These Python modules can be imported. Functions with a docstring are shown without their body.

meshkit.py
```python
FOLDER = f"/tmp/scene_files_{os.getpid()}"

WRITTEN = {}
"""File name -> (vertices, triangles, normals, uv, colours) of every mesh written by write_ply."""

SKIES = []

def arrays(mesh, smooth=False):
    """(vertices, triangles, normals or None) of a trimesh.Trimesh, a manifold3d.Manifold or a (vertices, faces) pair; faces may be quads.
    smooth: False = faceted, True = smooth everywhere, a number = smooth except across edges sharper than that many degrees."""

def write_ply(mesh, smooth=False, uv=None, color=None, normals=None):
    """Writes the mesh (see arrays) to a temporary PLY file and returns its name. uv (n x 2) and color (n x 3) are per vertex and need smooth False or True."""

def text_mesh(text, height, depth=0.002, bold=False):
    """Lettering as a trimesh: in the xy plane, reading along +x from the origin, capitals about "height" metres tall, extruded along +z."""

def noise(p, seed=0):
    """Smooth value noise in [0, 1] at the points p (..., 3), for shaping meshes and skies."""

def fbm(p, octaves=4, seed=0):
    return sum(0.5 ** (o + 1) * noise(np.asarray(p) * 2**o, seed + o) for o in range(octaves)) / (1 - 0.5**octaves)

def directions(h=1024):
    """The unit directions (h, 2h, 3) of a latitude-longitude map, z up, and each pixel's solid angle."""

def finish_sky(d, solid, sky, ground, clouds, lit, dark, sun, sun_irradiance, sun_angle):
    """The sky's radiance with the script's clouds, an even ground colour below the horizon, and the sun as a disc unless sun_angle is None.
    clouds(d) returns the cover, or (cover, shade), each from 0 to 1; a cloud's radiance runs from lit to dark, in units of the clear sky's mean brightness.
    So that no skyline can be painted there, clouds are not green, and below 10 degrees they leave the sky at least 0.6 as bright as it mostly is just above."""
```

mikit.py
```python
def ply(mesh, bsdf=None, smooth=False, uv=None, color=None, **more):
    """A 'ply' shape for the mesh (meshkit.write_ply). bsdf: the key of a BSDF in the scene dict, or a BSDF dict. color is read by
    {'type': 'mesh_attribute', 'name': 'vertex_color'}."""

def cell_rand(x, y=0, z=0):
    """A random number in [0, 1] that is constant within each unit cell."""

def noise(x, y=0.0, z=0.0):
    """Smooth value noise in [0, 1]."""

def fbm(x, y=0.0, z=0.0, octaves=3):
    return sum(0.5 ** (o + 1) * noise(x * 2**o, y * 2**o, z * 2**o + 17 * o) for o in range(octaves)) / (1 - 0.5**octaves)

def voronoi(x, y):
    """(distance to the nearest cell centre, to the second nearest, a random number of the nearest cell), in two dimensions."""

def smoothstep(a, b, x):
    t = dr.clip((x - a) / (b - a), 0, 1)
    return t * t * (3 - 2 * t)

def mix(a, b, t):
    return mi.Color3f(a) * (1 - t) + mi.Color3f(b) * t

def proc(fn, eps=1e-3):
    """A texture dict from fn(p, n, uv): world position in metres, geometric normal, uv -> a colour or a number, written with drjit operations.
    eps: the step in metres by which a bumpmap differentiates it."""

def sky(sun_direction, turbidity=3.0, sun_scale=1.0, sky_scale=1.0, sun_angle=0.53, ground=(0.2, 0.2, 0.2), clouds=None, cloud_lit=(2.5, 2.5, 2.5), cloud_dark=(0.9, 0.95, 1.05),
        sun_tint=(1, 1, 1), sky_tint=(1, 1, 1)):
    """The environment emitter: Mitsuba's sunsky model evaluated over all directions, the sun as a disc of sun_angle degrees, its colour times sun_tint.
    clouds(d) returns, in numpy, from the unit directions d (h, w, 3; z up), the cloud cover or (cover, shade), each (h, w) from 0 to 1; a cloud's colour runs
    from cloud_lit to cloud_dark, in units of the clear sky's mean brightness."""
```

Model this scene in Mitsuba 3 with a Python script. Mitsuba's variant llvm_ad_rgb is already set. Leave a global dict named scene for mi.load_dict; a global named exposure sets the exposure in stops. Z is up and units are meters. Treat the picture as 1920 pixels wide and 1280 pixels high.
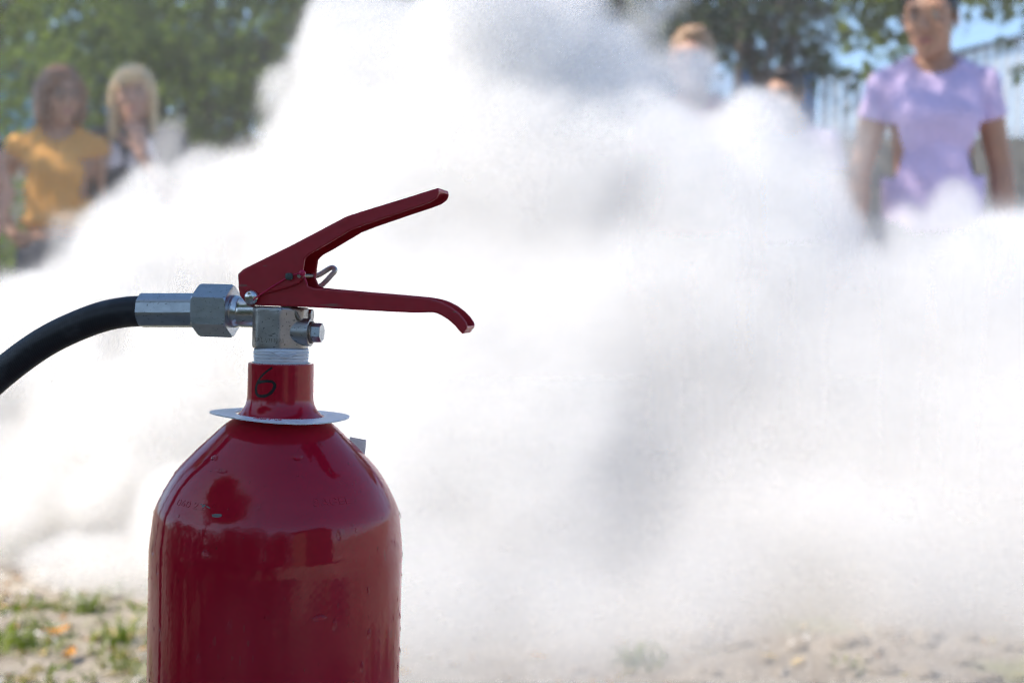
import math, random
import numpy as np, trimesh, drjit as dr, mitsuba as mi, mikit, meshkit
import manifold3d as m3
from manifold3d import Manifold, CrossSection
from shapely.geometry import Polygon
from mikit import ply, proc, noise, fbm, smoothstep, mix

T = mi.ScalarTransform4f
rng = np.random.default_rng(7)
random.seed(7)
scene, labels = {}, {}

# ------------------------------------------------------------------ camera, sky, exposure
PITCH = math.atan(110 / 2560)
CAM = np.array([0.0, 0.0, 0.74])
scene['camera'] = {
    'type': 'thinlens', 'fov': 2 * math.degrees(math.atan(960 / 2560)), 'fov_axis': 'x',
    'to_world': T().look_at(origin=CAM.tolist(), target=[0, math.cos(PITCH), 0.74 - math.sin(PITCH)], up=[0, 0, 1]),
    'aperture_radius': 0.0031, 'focus_distance': 0.775, 'near_clip': 0.02, 'far_clip': 2000.0}
SUN = (-0.64, -0.30, 0.71)
scene['sky'] = mikit.sky(SUN, turbidity=3, sun_scale=0.68, sun_tint=(0.92, 1.0, 1.15))
exposure = 2.64


# ------------------------------------------------------------------ helpers
def key_of(name, parent=None):
    base = name if parent is None else parent + '__' + name
    key, n = base, 0
    while key in scene or key in labels or any(k.startswith(key + '__') for k in scene):
        n += 1
        key = f'{base}_{n:03d}'
    return key


def obj(name, mesh, bsdf, parent=None, smooth=35, label=None, tw=None, **more):
    key = key_of(name, parent)
    if tw is not None:
        more['to_world'] = tw
    scene[key] = ply(mesh, bsdf, smooth=smooth, **more)
    if label:
        labels[key] = {'label': label}
    return key


def tag(key, label, cat=None, group=None, kind=None):
    labels[key] = {'label': label}
    if cat: labels[key]['category'] = cat
    if group: labels[key]['group'] = group
    if kind: labels[key]['kind'] = kind
    return key


def thing(name, label, cat, group=None):
    return tag(key_of(name), label, cat, group)


def to_tm(m):
    a = m.to_mesh()
    return trimesh.Trimesh(np.array(a.vert_properties[:, :3], float), np.array(a.tri_verts), process=True)


def soft(m, step, it=8):
    t = to_tm(m.refine_to_length(step))
    trimesh.smoothing.filter_taubin(t, lamb=0.5, nu=0.52, iterations=it)
    return t


def ell(c, r, n=20):
    r = (r, r, r) if np.isscalar(r) else r
    return Manifold.sphere(1.0, n).scale([float(x) for x in r]).translate([float(x) for x in c])


def xsec(p):
    return CrossSection([np.asarray(p, float)], m3.FillRule.EvenOdd)


def hull(*ms):
    return Manifold.batch_hull(list(ms))


def add(ms):
    return Manifold.batch_boolean(list(ms), m3.OpType.Add)


def chain(pts, rad, n=16):
    return add([hull(ell(pts[i], rad[i], n), ell(pts[i + 1], rad[i + 1], n)) for i in range(len(pts) - 1)])


def tube(pts, rad, sides=12, cap=True):
    p = np.asarray(pts, float)
    rad = np.broadcast_to(rad, (len(p),))
    t = np.gradient(p, axis=0)
    t /= np.linalg.norm(t, axis=1, keepdims=True) + 1e-12
    a = np.cross(t[0], [0, 0, 1.0] if abs(t[0][2]) < 0.9 else [1.0, 0, 0])
    A = []
    for k in range(len(p)):
        a = a - t[k] * (a @ t[k]); a /= np.linalg.norm(a); A.append(a)
    A = np.array(A); B = np.cross(t, A)
    ang = np.arange(sides) * 2 * np.pi / sides
    v = (p[:, None] + rad[:, None, None] * (np.cos(ang)[None, :, None] * A[:, None] + np.sin(ang)[None, :, None] * B[:, None])).reshape(-1, 3)
    f = []
    for i in range(len(p) - 1):
        for j in range(sides):
            q, w = i * sides + j, i * sides + (j + 1) % sides
            f += [[q, w, w + sides], [q, w + sides, q + sides]]
    if cap:
        v = np.vstack([v, p[:1], p[-1:]])
        n0, n1 = len(v) - 2, len(v) - 1
        for j in range(sides):
            f += [[n0, (j + 1) % sides, j], [n1, (len(p) - 1) * sides + j, (len(p) - 1) * sides + (j + 1) % sides]]
    return trimesh.Trimesh(v, f, process=False)


def tube_uv(pts, rad, sides=48):
    m = tube(pts, rad, sides, cap=False)
    n = len(m.vertices) // sides
    v = np.array(m.vertices).reshape(n, sides, 3)
    v = np.concatenate([v, v[:, :1]], 1)
    p = np.asarray(pts, float)
    u = np.r_[0, np.cumsum(np.linalg.norm(np.diff(p, axis=0), axis=1))]
    uv = np.stack(np.broadcast_arrays(u[:, None], (np.arange(sides + 1) / sides)[None]), -1).reshape(-1, 2)
    k = np.arange(n * (sides + 1)).reshape(n, sides + 1)
    q = np.stack([k[:-1, :-1], k[:-1, 1:], k[1:, 1:], k[1:, :-1]], -1).reshape(-1, 4)
    return (v.reshape(-1, 3), q), uv


def spline(pts, n=40):
    from scipy.interpolate import CubicSpline
    p = np.asarray(pts, float)
    s = np.r_[0, np.cumsum(np.linalg.norm(np.diff(p, axis=0), axis=1))]
    return CubicSpline(s, p)(np.linspace(0, s[-1], n))


def lathe(prof, n=96):
    return trimesh.creation.revolve(np.array(prof, float), sections=n)


def cylx(x0, x1, r, y=0.0, z=0.0, n=48, r1=None):
    m = Manifold.cylinder(x1 - x0, r, r if r1 is None else r1, n).rotate([0, 90, 0])
    return m.translate([x0, y, z])


def join(ms):
    return trimesh.util.concatenate(ms)


# ------------------------------------------------------------------ materials
def principled(color, rough, **k):
    c = {'type': 'rgb', 'value': list(color)} if isinstance(color, (tuple, list)) else color
    return {'type': 'principled', 'base_color': c, 'roughness': rough, **k}


def vcol(name='vertex_color'):
    return {'type': 'mesh_attribute', 'name': name}


def red_fn(p, n, uv):
    a = fbm(p.x * 60, p.y * 60, p.z * 22, 3)
    b = fbm(p.x * 420, p.y * 420, p.z * 120, 2)
    c = mix((0.36, 0.004, 0.019), (0.43, 0.006, 0.028), a)
    s = smoothstep(0.74, 0.80, b) * smoothstep(0.5, 0.62, a)
    return mix(c, (0.30, 0.06, 0.06), s * 0.4)


def red_rough(p, n, uv):
    return 0.07 + 0.16 * smoothstep(0.45, 0.78, fbm(p.x * 45, p.y * 45, p.z * 26, 3))


def red_bump(p, n, uv):
    return 0.00012 * fbm(p.x * 70, p.y * 70, p.z * 55, 2) + 0.00003 * fbm(p.x * 600, p.y * 600, p.z * 400, 1)


scene['red_paint'] = {'type': 'bumpmap', 'arbitrary': proc(red_bump, 4e-4), 'scale': 1.0,
                      'nested': principled(proc(red_fn), proc(red_rough), specular=0.42, clearcoat=0.3, clearcoat_gloss=1.0)}
scene['lever_paint'] = {'type': 'twosided', 'nested': principled(proc(lambda p, n, uv: mix(mix((0.33, 0.007, 0.018), (0.41, 0.011, 0.026), fbm(p.x * 150, p.y * 150, p.z * 150)), (0.20, 0.10, 0.09), 0.7 * smoothstep(0.77, 0.82, fbm(p.x * 90 + 4, p.y * 90, p.z * 260, 3)))),
                        proc(lambda p, n, uv: 0.30 + 0.14 * fbm(p.x * 260, p.y * 260, p.z * 260)), specular=0.7)}


def steel_fn(lo, hi, s):
    def fn(p, n, uv):
        a = fbm(p.x * s, p.y * s, p.z * s, 4)
        pit = smoothstep(0.70, 0.76, fbm(p.x * s * 5, p.y * s * 5, p.z * s * 5, 2))
        return mix(mix(lo, hi, a), (0.10, 0.09, 0.08), pit * 0.7)
    return fn


def steel(lo, hi, s, r0, r1, bump=0.00006):
    return {'type': 'bumpmap', 'arbitrary': proc(lambda p, n, uv: bump * fbm(p.x * s * 6, p.y * s * 6, p.z * s * 6, 3), 2e-4), 'scale': 1.0,
            'nested': principled(proc(steel_fn(lo, hi, s)), proc(lambda p, n, uv: r0 + (r1 - r0) * fbm(p.x * s * 2, p.y * s * 2, p.z * s * 2, 3)), metallic=1.0)}


scene['cast_metal'] = steel((0.36, 0.35, 0.34), (0.56, 0.55, 0.53), 180, 0.32, 0.52, 0.00012)
scene['zinc_metal'] = steel((0.42, 0.46, 0.50), (0.60, 0.63, 0.66), 220, 0.25, 0.45)
scene['bright_metal'] = steel((0.60, 0.59, 0.57), (0.78, 0.77, 0.74), 300, 0.12, 0.28, 0.00002)
scene['ring_metal'] = principled((0.62, 0.60, 0.55), 0.42, metallic=0.75)
scene['stained_metal'] = steel((0.20, 0.15, 0.11), (0.42, 0.38, 0.33), 200, 0.35, 0.5)


def hose_bump(p, n, uv):
    w = dr.sin(uv.x * 4200 + uv.y * 2 * math.pi * 11)
    return 0.00010 * w * smoothstep(-0.2, 0.2, dr.sin(uv.y * 2 * math.pi * 3 + 1.0)) + 0.00005 * noise(p.x * 700, p.y * 700, p.z * 700)


def hose_col(p, n, uv):
    d = fbm(p.x * 60, p.y * 60, p.z * 60, 4)
    w = 0.5 + 0.5 * dr.sin(uv.x * 4200 + uv.y * 2 * math.pi * 11)
    return mix(mix((0.010, 0.010, 0.013), (0.020, 0.021, 0.026), w), (0.05, 0.05, 0.055), 0.6 * smoothstep(0.55, 0.75, d))


scene['hose_rubber'] = {'type': 'bumpmap', 'arbitrary': proc(hose_bump, 2e-4), 'scale': 1.0, 'nested': principled(proc(hose_col), 0.45, specular=0.45)}
scene['plain_rubber'] = principled((0.013, 0.014, 0.017), 0.5)
scene['ptfe_tape'] = principled((0.72, 0.76, 0.80), 0.45, specular=0.4)
scene['white_card'] = {'type': 'twosided', 'nested': principled(proc(lambda p, n, uv: mix((0.62, 0.66, 0.70), (0.72, 0.75, 0.78), fbm(p.x * 250, p.y * 90, p.z * 250))), 0.38)}
scene['tag_card'] = {'type': 'principledthin', 'base_color': proc(lambda p, n, uv: mix((0.62, 0.63, 0.62), (0.82, 0.82, 0.80), fbm(p.x * 900, p.y * 900, p.z * 900))), 'roughness': 0.7, 'diff_trans': 0.9}
scene['red_print'] = principled((0.55, 0.02, 0.06), 0.5)
scene['grey_print'] = principled((0.25, 0.30, 0.40), 0.5)
scene['black_ink'] = principled((0.012, 0.010, 0.012), 0.35)
scene['bare_chip'] = principled((0.14, 0.13, 0.12), 0.6)
scene['red_plastic'] = principled((0.50, 0.012, 0.07), 0.35)
scene['lead_grey'] = principled((0.055, 0.065, 0.06), 0.55)
scene['water'] = {'type': 'dielectric', 'int_ior': 1.33, 'ext_ior': 1.0}
scene['leaf'] = {'type': 'principledthin', 'base_color': vcol(), 'roughness': 0.16, 'diff_trans': 1.0, 'eta': 1.5}
scene['grass_blade'] = {'type': 'principledthin', 'base_color': vcol(), 'roughness': 0.4, 'diff_trans': 0.8, 'eta': 1.4}
scene['litter'] = {'type': 'twosided', 'nested': principled(vcol(), 0.75)}
scene['bark'] = principled(proc(lambda p, n, uv: mix((0.05, 0.04, 0.03), (0.13, 0.105, 0.08), fbm(p.x * 14, p.y * 14, p.z * 4, 4))), 0.9)


def dirt_fn(p, n, uv):
    a = fbm(p.x * 1.3, p.y * 1.3, 0, 4)
    b = fbm(p.x * 14, p.y * 14, 3, 4)
    c = mix((0.24, 0.20, 0.155), (0.39, 0.345, 0.285), smoothstep(0.25, 0.75, a * 0.5 + b * 0.5))
    d, e, w = mikit.voronoi(p.x * 55, p.y * 55)
    c = mix(c, mix((0.24, 0.20, 0.16), (0.58, 0.53, 0.46), w), smoothstep(0.34, 0.26, d) * smoothstep(0.45, 0.6, w) * 0.8)
    return mix(c, (0.20, 0.22, 0.09), 0.55 * smoothstep(0.60, 0.72, fbm(p.x * 3.1 + 9, p.y * 3.1, 5, 4)))


def dirt_bump(p, n, uv):
    d, e, w = mikit.voronoi(p.x * 55, p.y * 55)
    return 0.012 * fbm(p.x * 20, p.y * 20, 0, 4) + 0.004 * smoothstep(0.34, 0.15, d) * smoothstep(0.45, 0.6, w)


scene['dirt'] = {'type': 'bumpmap', 'arbitrary': proc(dirt_bump, 2e-3), 'scale': 1.0, 'nested': principled(proc(dirt_fn), 0.92, specular=0.2)}
scene['concrete'] = {'type': 'bumpmap', 'arbitrary': proc(lambda p, n, uv: 0.01 * fbm(p.x * 12, p.y * 12, p.z * 12, 4), 3e-3), 'scale': 1.0,
                     'nested': principled(proc(lambda p, n, uv: mix((0.15, 0.15, 0.14), (0.27, 0.265, 0.25), fbm(p.x * 2, p.y * 2, p.z * 3, 5))), 0.9)}
scene['pale_paint'] = principled(proc(lambda p, n, uv: mix((0.62, 0.70, 0.80), (0.74, 0.80, 0.86), fbm(p.x * 5, p.y * 5, p.z * 2, 3))), 0.45)
scene['blue_paint'] = principled((0.07, 0.19, 0.46), 0.45)
scene['cabin_blue'] = principled((0.12, 0.34, 0.66), 0.5)
scene['dark_rail'] = principled((0.06, 0.075, 0.10), 0.5)
scene['sky_blue_clad'] = principled(proc(lambda p, n, uv: mix((0.45, 0.60, 0.80), (0.55, 0.68, 0.84), fbm(p.x * 1, p.y * 1, p.z * 1, 3))), 0.55)
scene['brown_wall'] = principled(proc(lambda p, n, uv: mix((0.24, 0.15, 0.10), (0.34, 0.23, 0.16), fbm(p.x * 3, p.y * 3, p.z * 3, 4))), 0.85)
scene['roof_red'] = principled((0.25, 0.10, 0.07), 0.8)

# ------------------------------------------------------------------ ground
xs = np.unique(np.r_[np.linspace(-900, -8, 24), np.linspace(-8, 8, 200), np.linspace(8, 900, 24)])
ys = np.unique(np.r_[np.linspace(-900, -8, 24), np.linspace(-8, 1.2, 50), np.linspace(1.2, 7, 160), np.linspace(7, 16, 50), np.linspace(16, 900, 24)])
gx, gy = np.meshgrid(xs, ys, indexing='ij')


def ground_z(x, y):
    q = np.stack([x, y, np.zeros_like(x)], -1)
    near = np.exp(-((x / 7) ** 2 + ((y - 3) / 7) ** 2))
    keep = 1 - np.exp(-(((x + .15) / .5) ** 2 + ((y - .82) / .5) ** 2))
    return near * keep * (0.05 * (meshkit.fbm(q * 1.1, 3, 3) - 0.5) + 0.018 * (meshkit.fbm(q * 7, 3, 5) - 0.5))


gz = ground_z(gx, gy)
nx, ny = gx.shape
idx = np.arange(nx * ny).reshape(nx, ny)
quads = np.stack([idx[:-1, :-1], idx[1:, :-1], idx[1:, 1:], idx[:-1, 1:]], -1).reshape(-1, 4)
tag(obj('ground', (np.stack([gx, gy, gz], -1).reshape(-1, 3), quads), 'dirt', smooth=True), 'bare sandy ground with scattered weeds and dry leaves', kind='structure')


def gz1(x, y):
    return float(ground_z(np.array([x], float), np.array([y], float))[0])


# ------------------------------------------------------------------ fire extinguisher (origin at the label disc, mm -> m)
FE = thing('fire_extinguisher', 'wet dark red fire extinguisher cylinder with lever valve and black hose', 'fire extinguisher')
ORG = np.array([-0.1398, 0.82, 0.6597])
BODY = T().translate(ORG.tolist()).rotate([0, 1, 0], 1.57)
VALVE = BODY @ T().rotate([0, 0, 1], -10)
DISC = BODY @ T().rotate([0, 1, 0], 1.5)

prof_pts = [(.0754, -.0845), (.0751, -.076), (.0745, -.0704), (.0728, -.0573), (.0672, -.0441), (.0591, -.0313), (.0512, -.0227), (.0413, -.0131), (.0302, -.0031), (.0262, -.0006)]
from scipy.interpolate import PchipInterpolator
_h = np.array([p[1] for p in prof_pts]); _r = np.array([p[0] for p in prof_pts])
_pr = PchipInterpolator(_h, _r)


def body_r(h):
    return np.where(h < _h[0], _r[0], _pr(np.clip(h, _h[0], _h[-1])))


hs = np.linspace(-.0845, -.0006, 70)
prof = [(0, -.6585), (.066, -.6585), (.0715, -.656), (.0744, -.650), (.0754, -.640)] + [(.0754, h) for h in np.linspace(-.60, -.10, 12)] + [(float(body_r(h)), float(h)) for h in hs] + [(0, .0)]
CY = obj('cylinder', lathe(prof, 160), 'red_paint', FE, smooth=40, tw=BODY)
# collar with its flare at the foot
col = [(.0285, -.0022), (.0262, .0004), (.0245, .0014), (.0230, .0030), (.0216, .0050), (.0206, .0070), (.0200, .0092), (.0197, .0118), (.0196, .0316), (.0193, .0321), (.0186, .0323), (.0172, .0323), (.0165, .0316), (0, .0316)]
CO = obj('collar', lathe(col, 128), 'red_paint', FE, smooth=40, tw=BODY)
# handwritten 6: a thin ink stroke that follows the collar
six = [(-95.3, 30.5), (-101.1, 29.2), (-106.6, 27.8), (-114.3, 25.5), (-121.0, 22.7), (-125.5, 19.8), (-127.2, 16.8), (-125.1, 14.6), (-119.9, 13.5), (-113.5, 13.4), (-103.9, 14.1), (-95.9, 16.1), (-91.3, 18.6), (-90.4, 20.4), (-92.7, 21.7), (-98.9, 22.4), (-106.3, 22.4), (-116.2, 21.8), (-124.6, 20.9)]
q = spline([(.0196 * math.radians(a), h / 1000, 0) for a, h in six], 90)
tt = np.gradient(q, axis=0); tt /= np.linalg.norm(tt, axis=1, keepdims=True)
wv = (0.00072 + 0.00022 * meshkit.noise(np.stack([np.arange(90) * .23, np.zeros(90), np.zeros(90)], -1))) * np.where(np.arange(90) < 25, 0.8, 1.05)
side = np.stack([-tt[:, 1], tt[:, 0]], -1) * wv[:, None]
flat = np.concatenate([q[:, :2] - side, q[:, :2] + side])
ang = flat[:, 0] / .0196
rc = np.interp(flat[:, 1], [c_[1] for c_ in col[:9]], [c_[0] for c_ in col[:9]]) + .00009
v = np.stack([rc * np.cos(ang), rc * np.sin(ang), flat[:, 1]], -1)
i = np.arange(89)
f = np.vstack([np.stack([i, i + 1, i + 91], 1), np.stack([i, i + 91, i + 90], 1)])
scene['ink_two'] = {'type': 'twosided', 'nested': principled((0.012, 0.010, 0.012), 0.35)}
obj('handwritten_six', (v, f), 'ink_two', CO, smooth=True, tw=BODY, label='black handwritten number 6 on the red collar')

# label disc: a thin slightly wavy card ring
nr, na = 14, 180
rr = np.linspace(.0265, .0416, nr)
aa = np.arange(na) * 2 * np.pi / na
R_, A_ = np.meshgrid(rr, aa, indexing='ij')
Z_ = .0006 + .0005 * np.sin(A_ * 2 + .6) * ((R_ - .026) / .016) ** 2 + .0003 * np.sin(A_ * 3 + 2) * ((R_ - .026) / .016) ** 2 + .0006
top = np.stack([R_ * np.cos(A_), R_ * np.sin(A_), Z_], -1).reshape(-1, 3)
bot = top - [0, 0, .0007]
ff = []
N = nr * na
for a in range(nr - 1):
    for b in range(na):
        p0, p1, p2, p3 = a * na + b, (a + 1) * na + b, (a + 1) * na + (b + 1) % na, a * na + (b + 1) % na
        ff += [[p0, p1, p2], [p0, p2, p3], [N + p0, N + p2, N + p1], [N + p0, N + p3, N + p2]]
for b in range(na):
    for a, s in ((0, 1), (nr - 1, -1)):
        p0, p3 = a * na + b, a * na + (b + 1) % na
        ff += [[p0, p3, N + p3], [p0, N + p3, N + p0]] if s > 0 else [[p0, N + p3, p3], [p0, N + p0, N + p3]]
LR = obj('label_ring', (np.vstack([top, bot]), np.array(ff)), 'white_card', FE, smooth=30, tw=DISC, label='pale paper ring label round the foot of the collar')


def disc_z(r, a):
    return .0012 + (.0005 * np.sin(a * 2 + .6) + .0003 * np.sin(a * 3 + 2)) * ((r - .026) / .016) ** 2


def disc_text(txt, height, r_mid, deg, mat, name):
    m = meshkit.text_mesh(txt, height, .00012, bold=True)
    m = m.subdivide_to_size(.0012)
    v = np.array(m.vertices)
    v[:, 0] -= (v[:, 0].max() + v[:, 0].min()) / 2
    r = r_mid - (v[:, 1] - height / 2)
    a = math.radians(deg) + v[:, 0] / r_mid
    m.vertices = np.stack([r * np.cos(a), r * np.sin(a), disc_z(r, a) + .0001 + v[:, 2]], -1)
    obj(name, m, mat, LR, smooth=False, tw=DISC)


disc_text('ROT', .0040, .0315, -98, 'red_print', 'red_print')
disc_text('VI', .0030, .0315, -83, 'red_print', 'red_print')

# stamped characters, raised slightly on the shoulder
def stamp(txt, x_px0, height, h0, deg0, name):
    m = meshkit.text_mesh(txt, height, .0004)
    m = m.subdivide_to_size(.0009)
    v = np.array(m.vertices)
    h = h0 + v[:, 1] * 0.72
    r = body_r(h)
    a = math.radians(deg0) + v[:, 0] / .0665
    z = v[:, 2] - .0001
    m.vertices = np.stack([(r + z * .75) * np.cos(a), (r + z * .75) * np.sin(a), h + z * .6], -1)
    obj(name, m, 'red_paint', CY, smooth=20, tw=BODY)


stamp('060 2 2 5', 0, .0048, -.0475, -137, 'stamped_number')
stamp('8AGEL', 0, .0056, -.0440, -64, 'stamped_letters')


def on_body(deg, h, lift=0.0):
    a = math.radians(deg)
    r = float(body_r(np.array(h))) + lift
    return np.array([r * math.cos(a), r * math.sin(a), h])


def body_patch(pts, deg, h, name, mat):
    """A small flat-edged chip lying on the paint."""
    poly = Polygon(pts)
    m = trimesh.creation.extrude_polygon(poly, .00008, engine='earcut').subdivide_to_size(.0012)
    v = np.array(m.vertices)
    hh = h + v[:, 1] * .8
    r = body_r(hh) + v[:, 2]
    a = math.radians(deg) + v[:, 0] / .068
    m.vertices = np.stack([r * np.cos(a), r * np.sin(a), hh], -1)
    obj(name, m, mat, CY, smooth=False, tw=BODY)


body_patch([(-.0035, 0), (-.0012, .0009), (.0018, .0010), (.0030, .0004), (.0026, -.0009), (.0004, -.0016), (-.0026, -.0014)], -109, -.0492, 'paint_chip', 'bare_chip')
body_patch([(-.0040, .0012), (-.0010, .0018), (.0012, .0010), (.0048, -.0004), (.0042, -.0009), (.0010, .0002), (-.0002, -.0010), (-.0014, -.0004), (-.0016, .0008)], -117.5, -.0456, 'paint_chip', 'bare_chip')

# water drops
def drop_mesh(w, l, t, deg, h, rot=0.0):
    m = trimesh.creation.icosphere(2, 1.0)
    v = np.array(m.vertices)
    tail = np.where(v[:, 1] > 0, 1 - 0.45 * v[:, 1], 1.0)
    u = np.stack([v[:, 0] * w * tail, v[:, 1] * l, v[:, 2] * t * (1 - .25 * v[:, 1])], -1)
    c, s = math.cos(rot), math.sin(rot)
    a = math.radians(deg)
    du, dh = u[:, 0] * c - u[:, 1] * s, u[:, 0] * s + u[:, 1] * c
    # local frame on the surface
    h0 = h
    e = 1e-4
    tang = on_body(deg, h0 + e) - on_body(deg, h0 - e); tang /= np.linalg.norm(tang)
    east = np.array([-math.sin(a), math.cos(a), 0])
    nor = np.cross(east, tang)
    P = on_body(deg, h0) + du[:, None] * east + dh[:, None] * tang + (u[:, 2] - .05 * t)[:, None] * nor
    m.vertices = P
    return m


big = [(-100, -.110, .0016, .0030), (-96, -.152, .0014, .0024), (-89, -.163, .0022, .0032), (-62, -.105, .0036, .0018), (-55, -.110, .0014, .0030), (-60, -.168, .0017, .0023), (-67, -.182, .0014, .0016),
       (-73, -.1335, .0009, .0018), (-144, -.085, .0011, .0030), (-140, -.122, .0012, .0030), (-112, -.070, .0022, .0016), (-114, -.129, .0016, .0022), (-93, -.205, .0013, .0020), (-105, -.199, .0019, .0013),
       (-78, -.201, .0011, .0013), (-128, -.021, .0022, .0016), (-116, -.0268, .0034, .0012), (-68, -.0185, .0028, .0020), (-151, -.075, .0010, .0030), (-53, -.060, .0012, .0026), (-36, -.119, .0012, .0026), (-40, -.137, .0012, .0026)]
for (d, h, w, l) in big:
    obj('water_drop', drop_mesh(w * 1.25, l * 1.25, min(w, l) * .95, d, h), 'water', CY, smooth=True, tw=BODY)
small = []
for k in range(230):
    d = rng.uniform(-190, 10) if k % 2 else rng.choice([rng.uniform(-50, 0), rng.uniform(-185, -145)])
    h = rng.uniform(-.26, -.012)
    s = 0.0003 + 0.0008 * rng.random() ** 2.5
    small.append(drop_mesh(s, s * rng.uniform(.9, 2.2), s * .55, d, h, rng.uniform(-.4, .4)))
for d, h, s in [(-186, -.100, .0016), (-181, -.113, .0013), (-180, -.148, .0012), (-181, -.165, .0012), (-4, -.118, .0011), (-1, -.14, .0011), (-196, -.028, .0015), (-350, -.06, .0014), (-188, -.13, .0009), (-3, -.158, .0009), (0, -.127, .0008)]:
    small.append(drop_mesh(s, s * 1.9, s * .8, d, h))
k = obj('fine_water_drops', join(small), 'water', CY, smooth=True, tw=BODY)
labels[k] = {'label': 'tiny water drops over the red paint', 'kind': 'stuff'}

# paper tag edge behind the right shoulder
tu, tv = np.meshgrid(np.linspace(-.00525, .00525, 9), np.linspace(-.010, .010, 13), indexing='ij')
ti = np.arange(9 * 13).reshape(9, 13)
tg = (np.stack([tu, 28 * tu ** 2 + .0006 * np.sin(tv * 300), tv - .06 * tu], -1).reshape(-1, 3), np.stack([ti[:-1, :-1], ti[1:, :-1], ti[1:, 1:], ti[:-1, 1:]], -1).reshape(-1, 4))
obj('paper_tag', tg, 'tag_card', FE, smooth=True, tw=BODY @ T().translate([.0452, .010, -.0232]).rotate([0, 1, 0], 4).rotate([0, 0, 1], -12))

# thread tape wound round the thread
tape = []
for k, (z, r) in enumerate([(.0318, .0150), (.0326, .0160), (.0332, .0163), (.0337, .0155), (.0342, .0163), (.0350, .0164), (.0355, .0154), (.0360, .0164), (.0369, .0165), (.0374, .0155), (.0379, .0164), (.0389, .0167), (.0395, .0157), (.0400, .0164), (.0408, .0162), (.0414, .0150)]):
    tape.append((r, z))
tm = lathe([(0, .0316)] + tape + [(0, .0414)], 96)
vv = np.array(tm.vertices)
an = np.arctan2(vv[:, 1], vv[:, 0])
rad = np.hypot(vv[:, 0], vv[:, 1])
vv[:, 2] += np.where(rad > .01, .00035 * np.sin(an + .4) + .0002 * np.sin(3 * an), 0)
rs = 1 + np.where(rad > .01, .022 * (meshkit.fbm(np.stack([np.cos(an) * 3, np.sin(an) * 3, vv[:, 2] * 900], -1), 3) - .5), 0)
vv[:, 0] *= rs; vv[:, 1] *= rs
tm.vertices = vv
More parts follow.
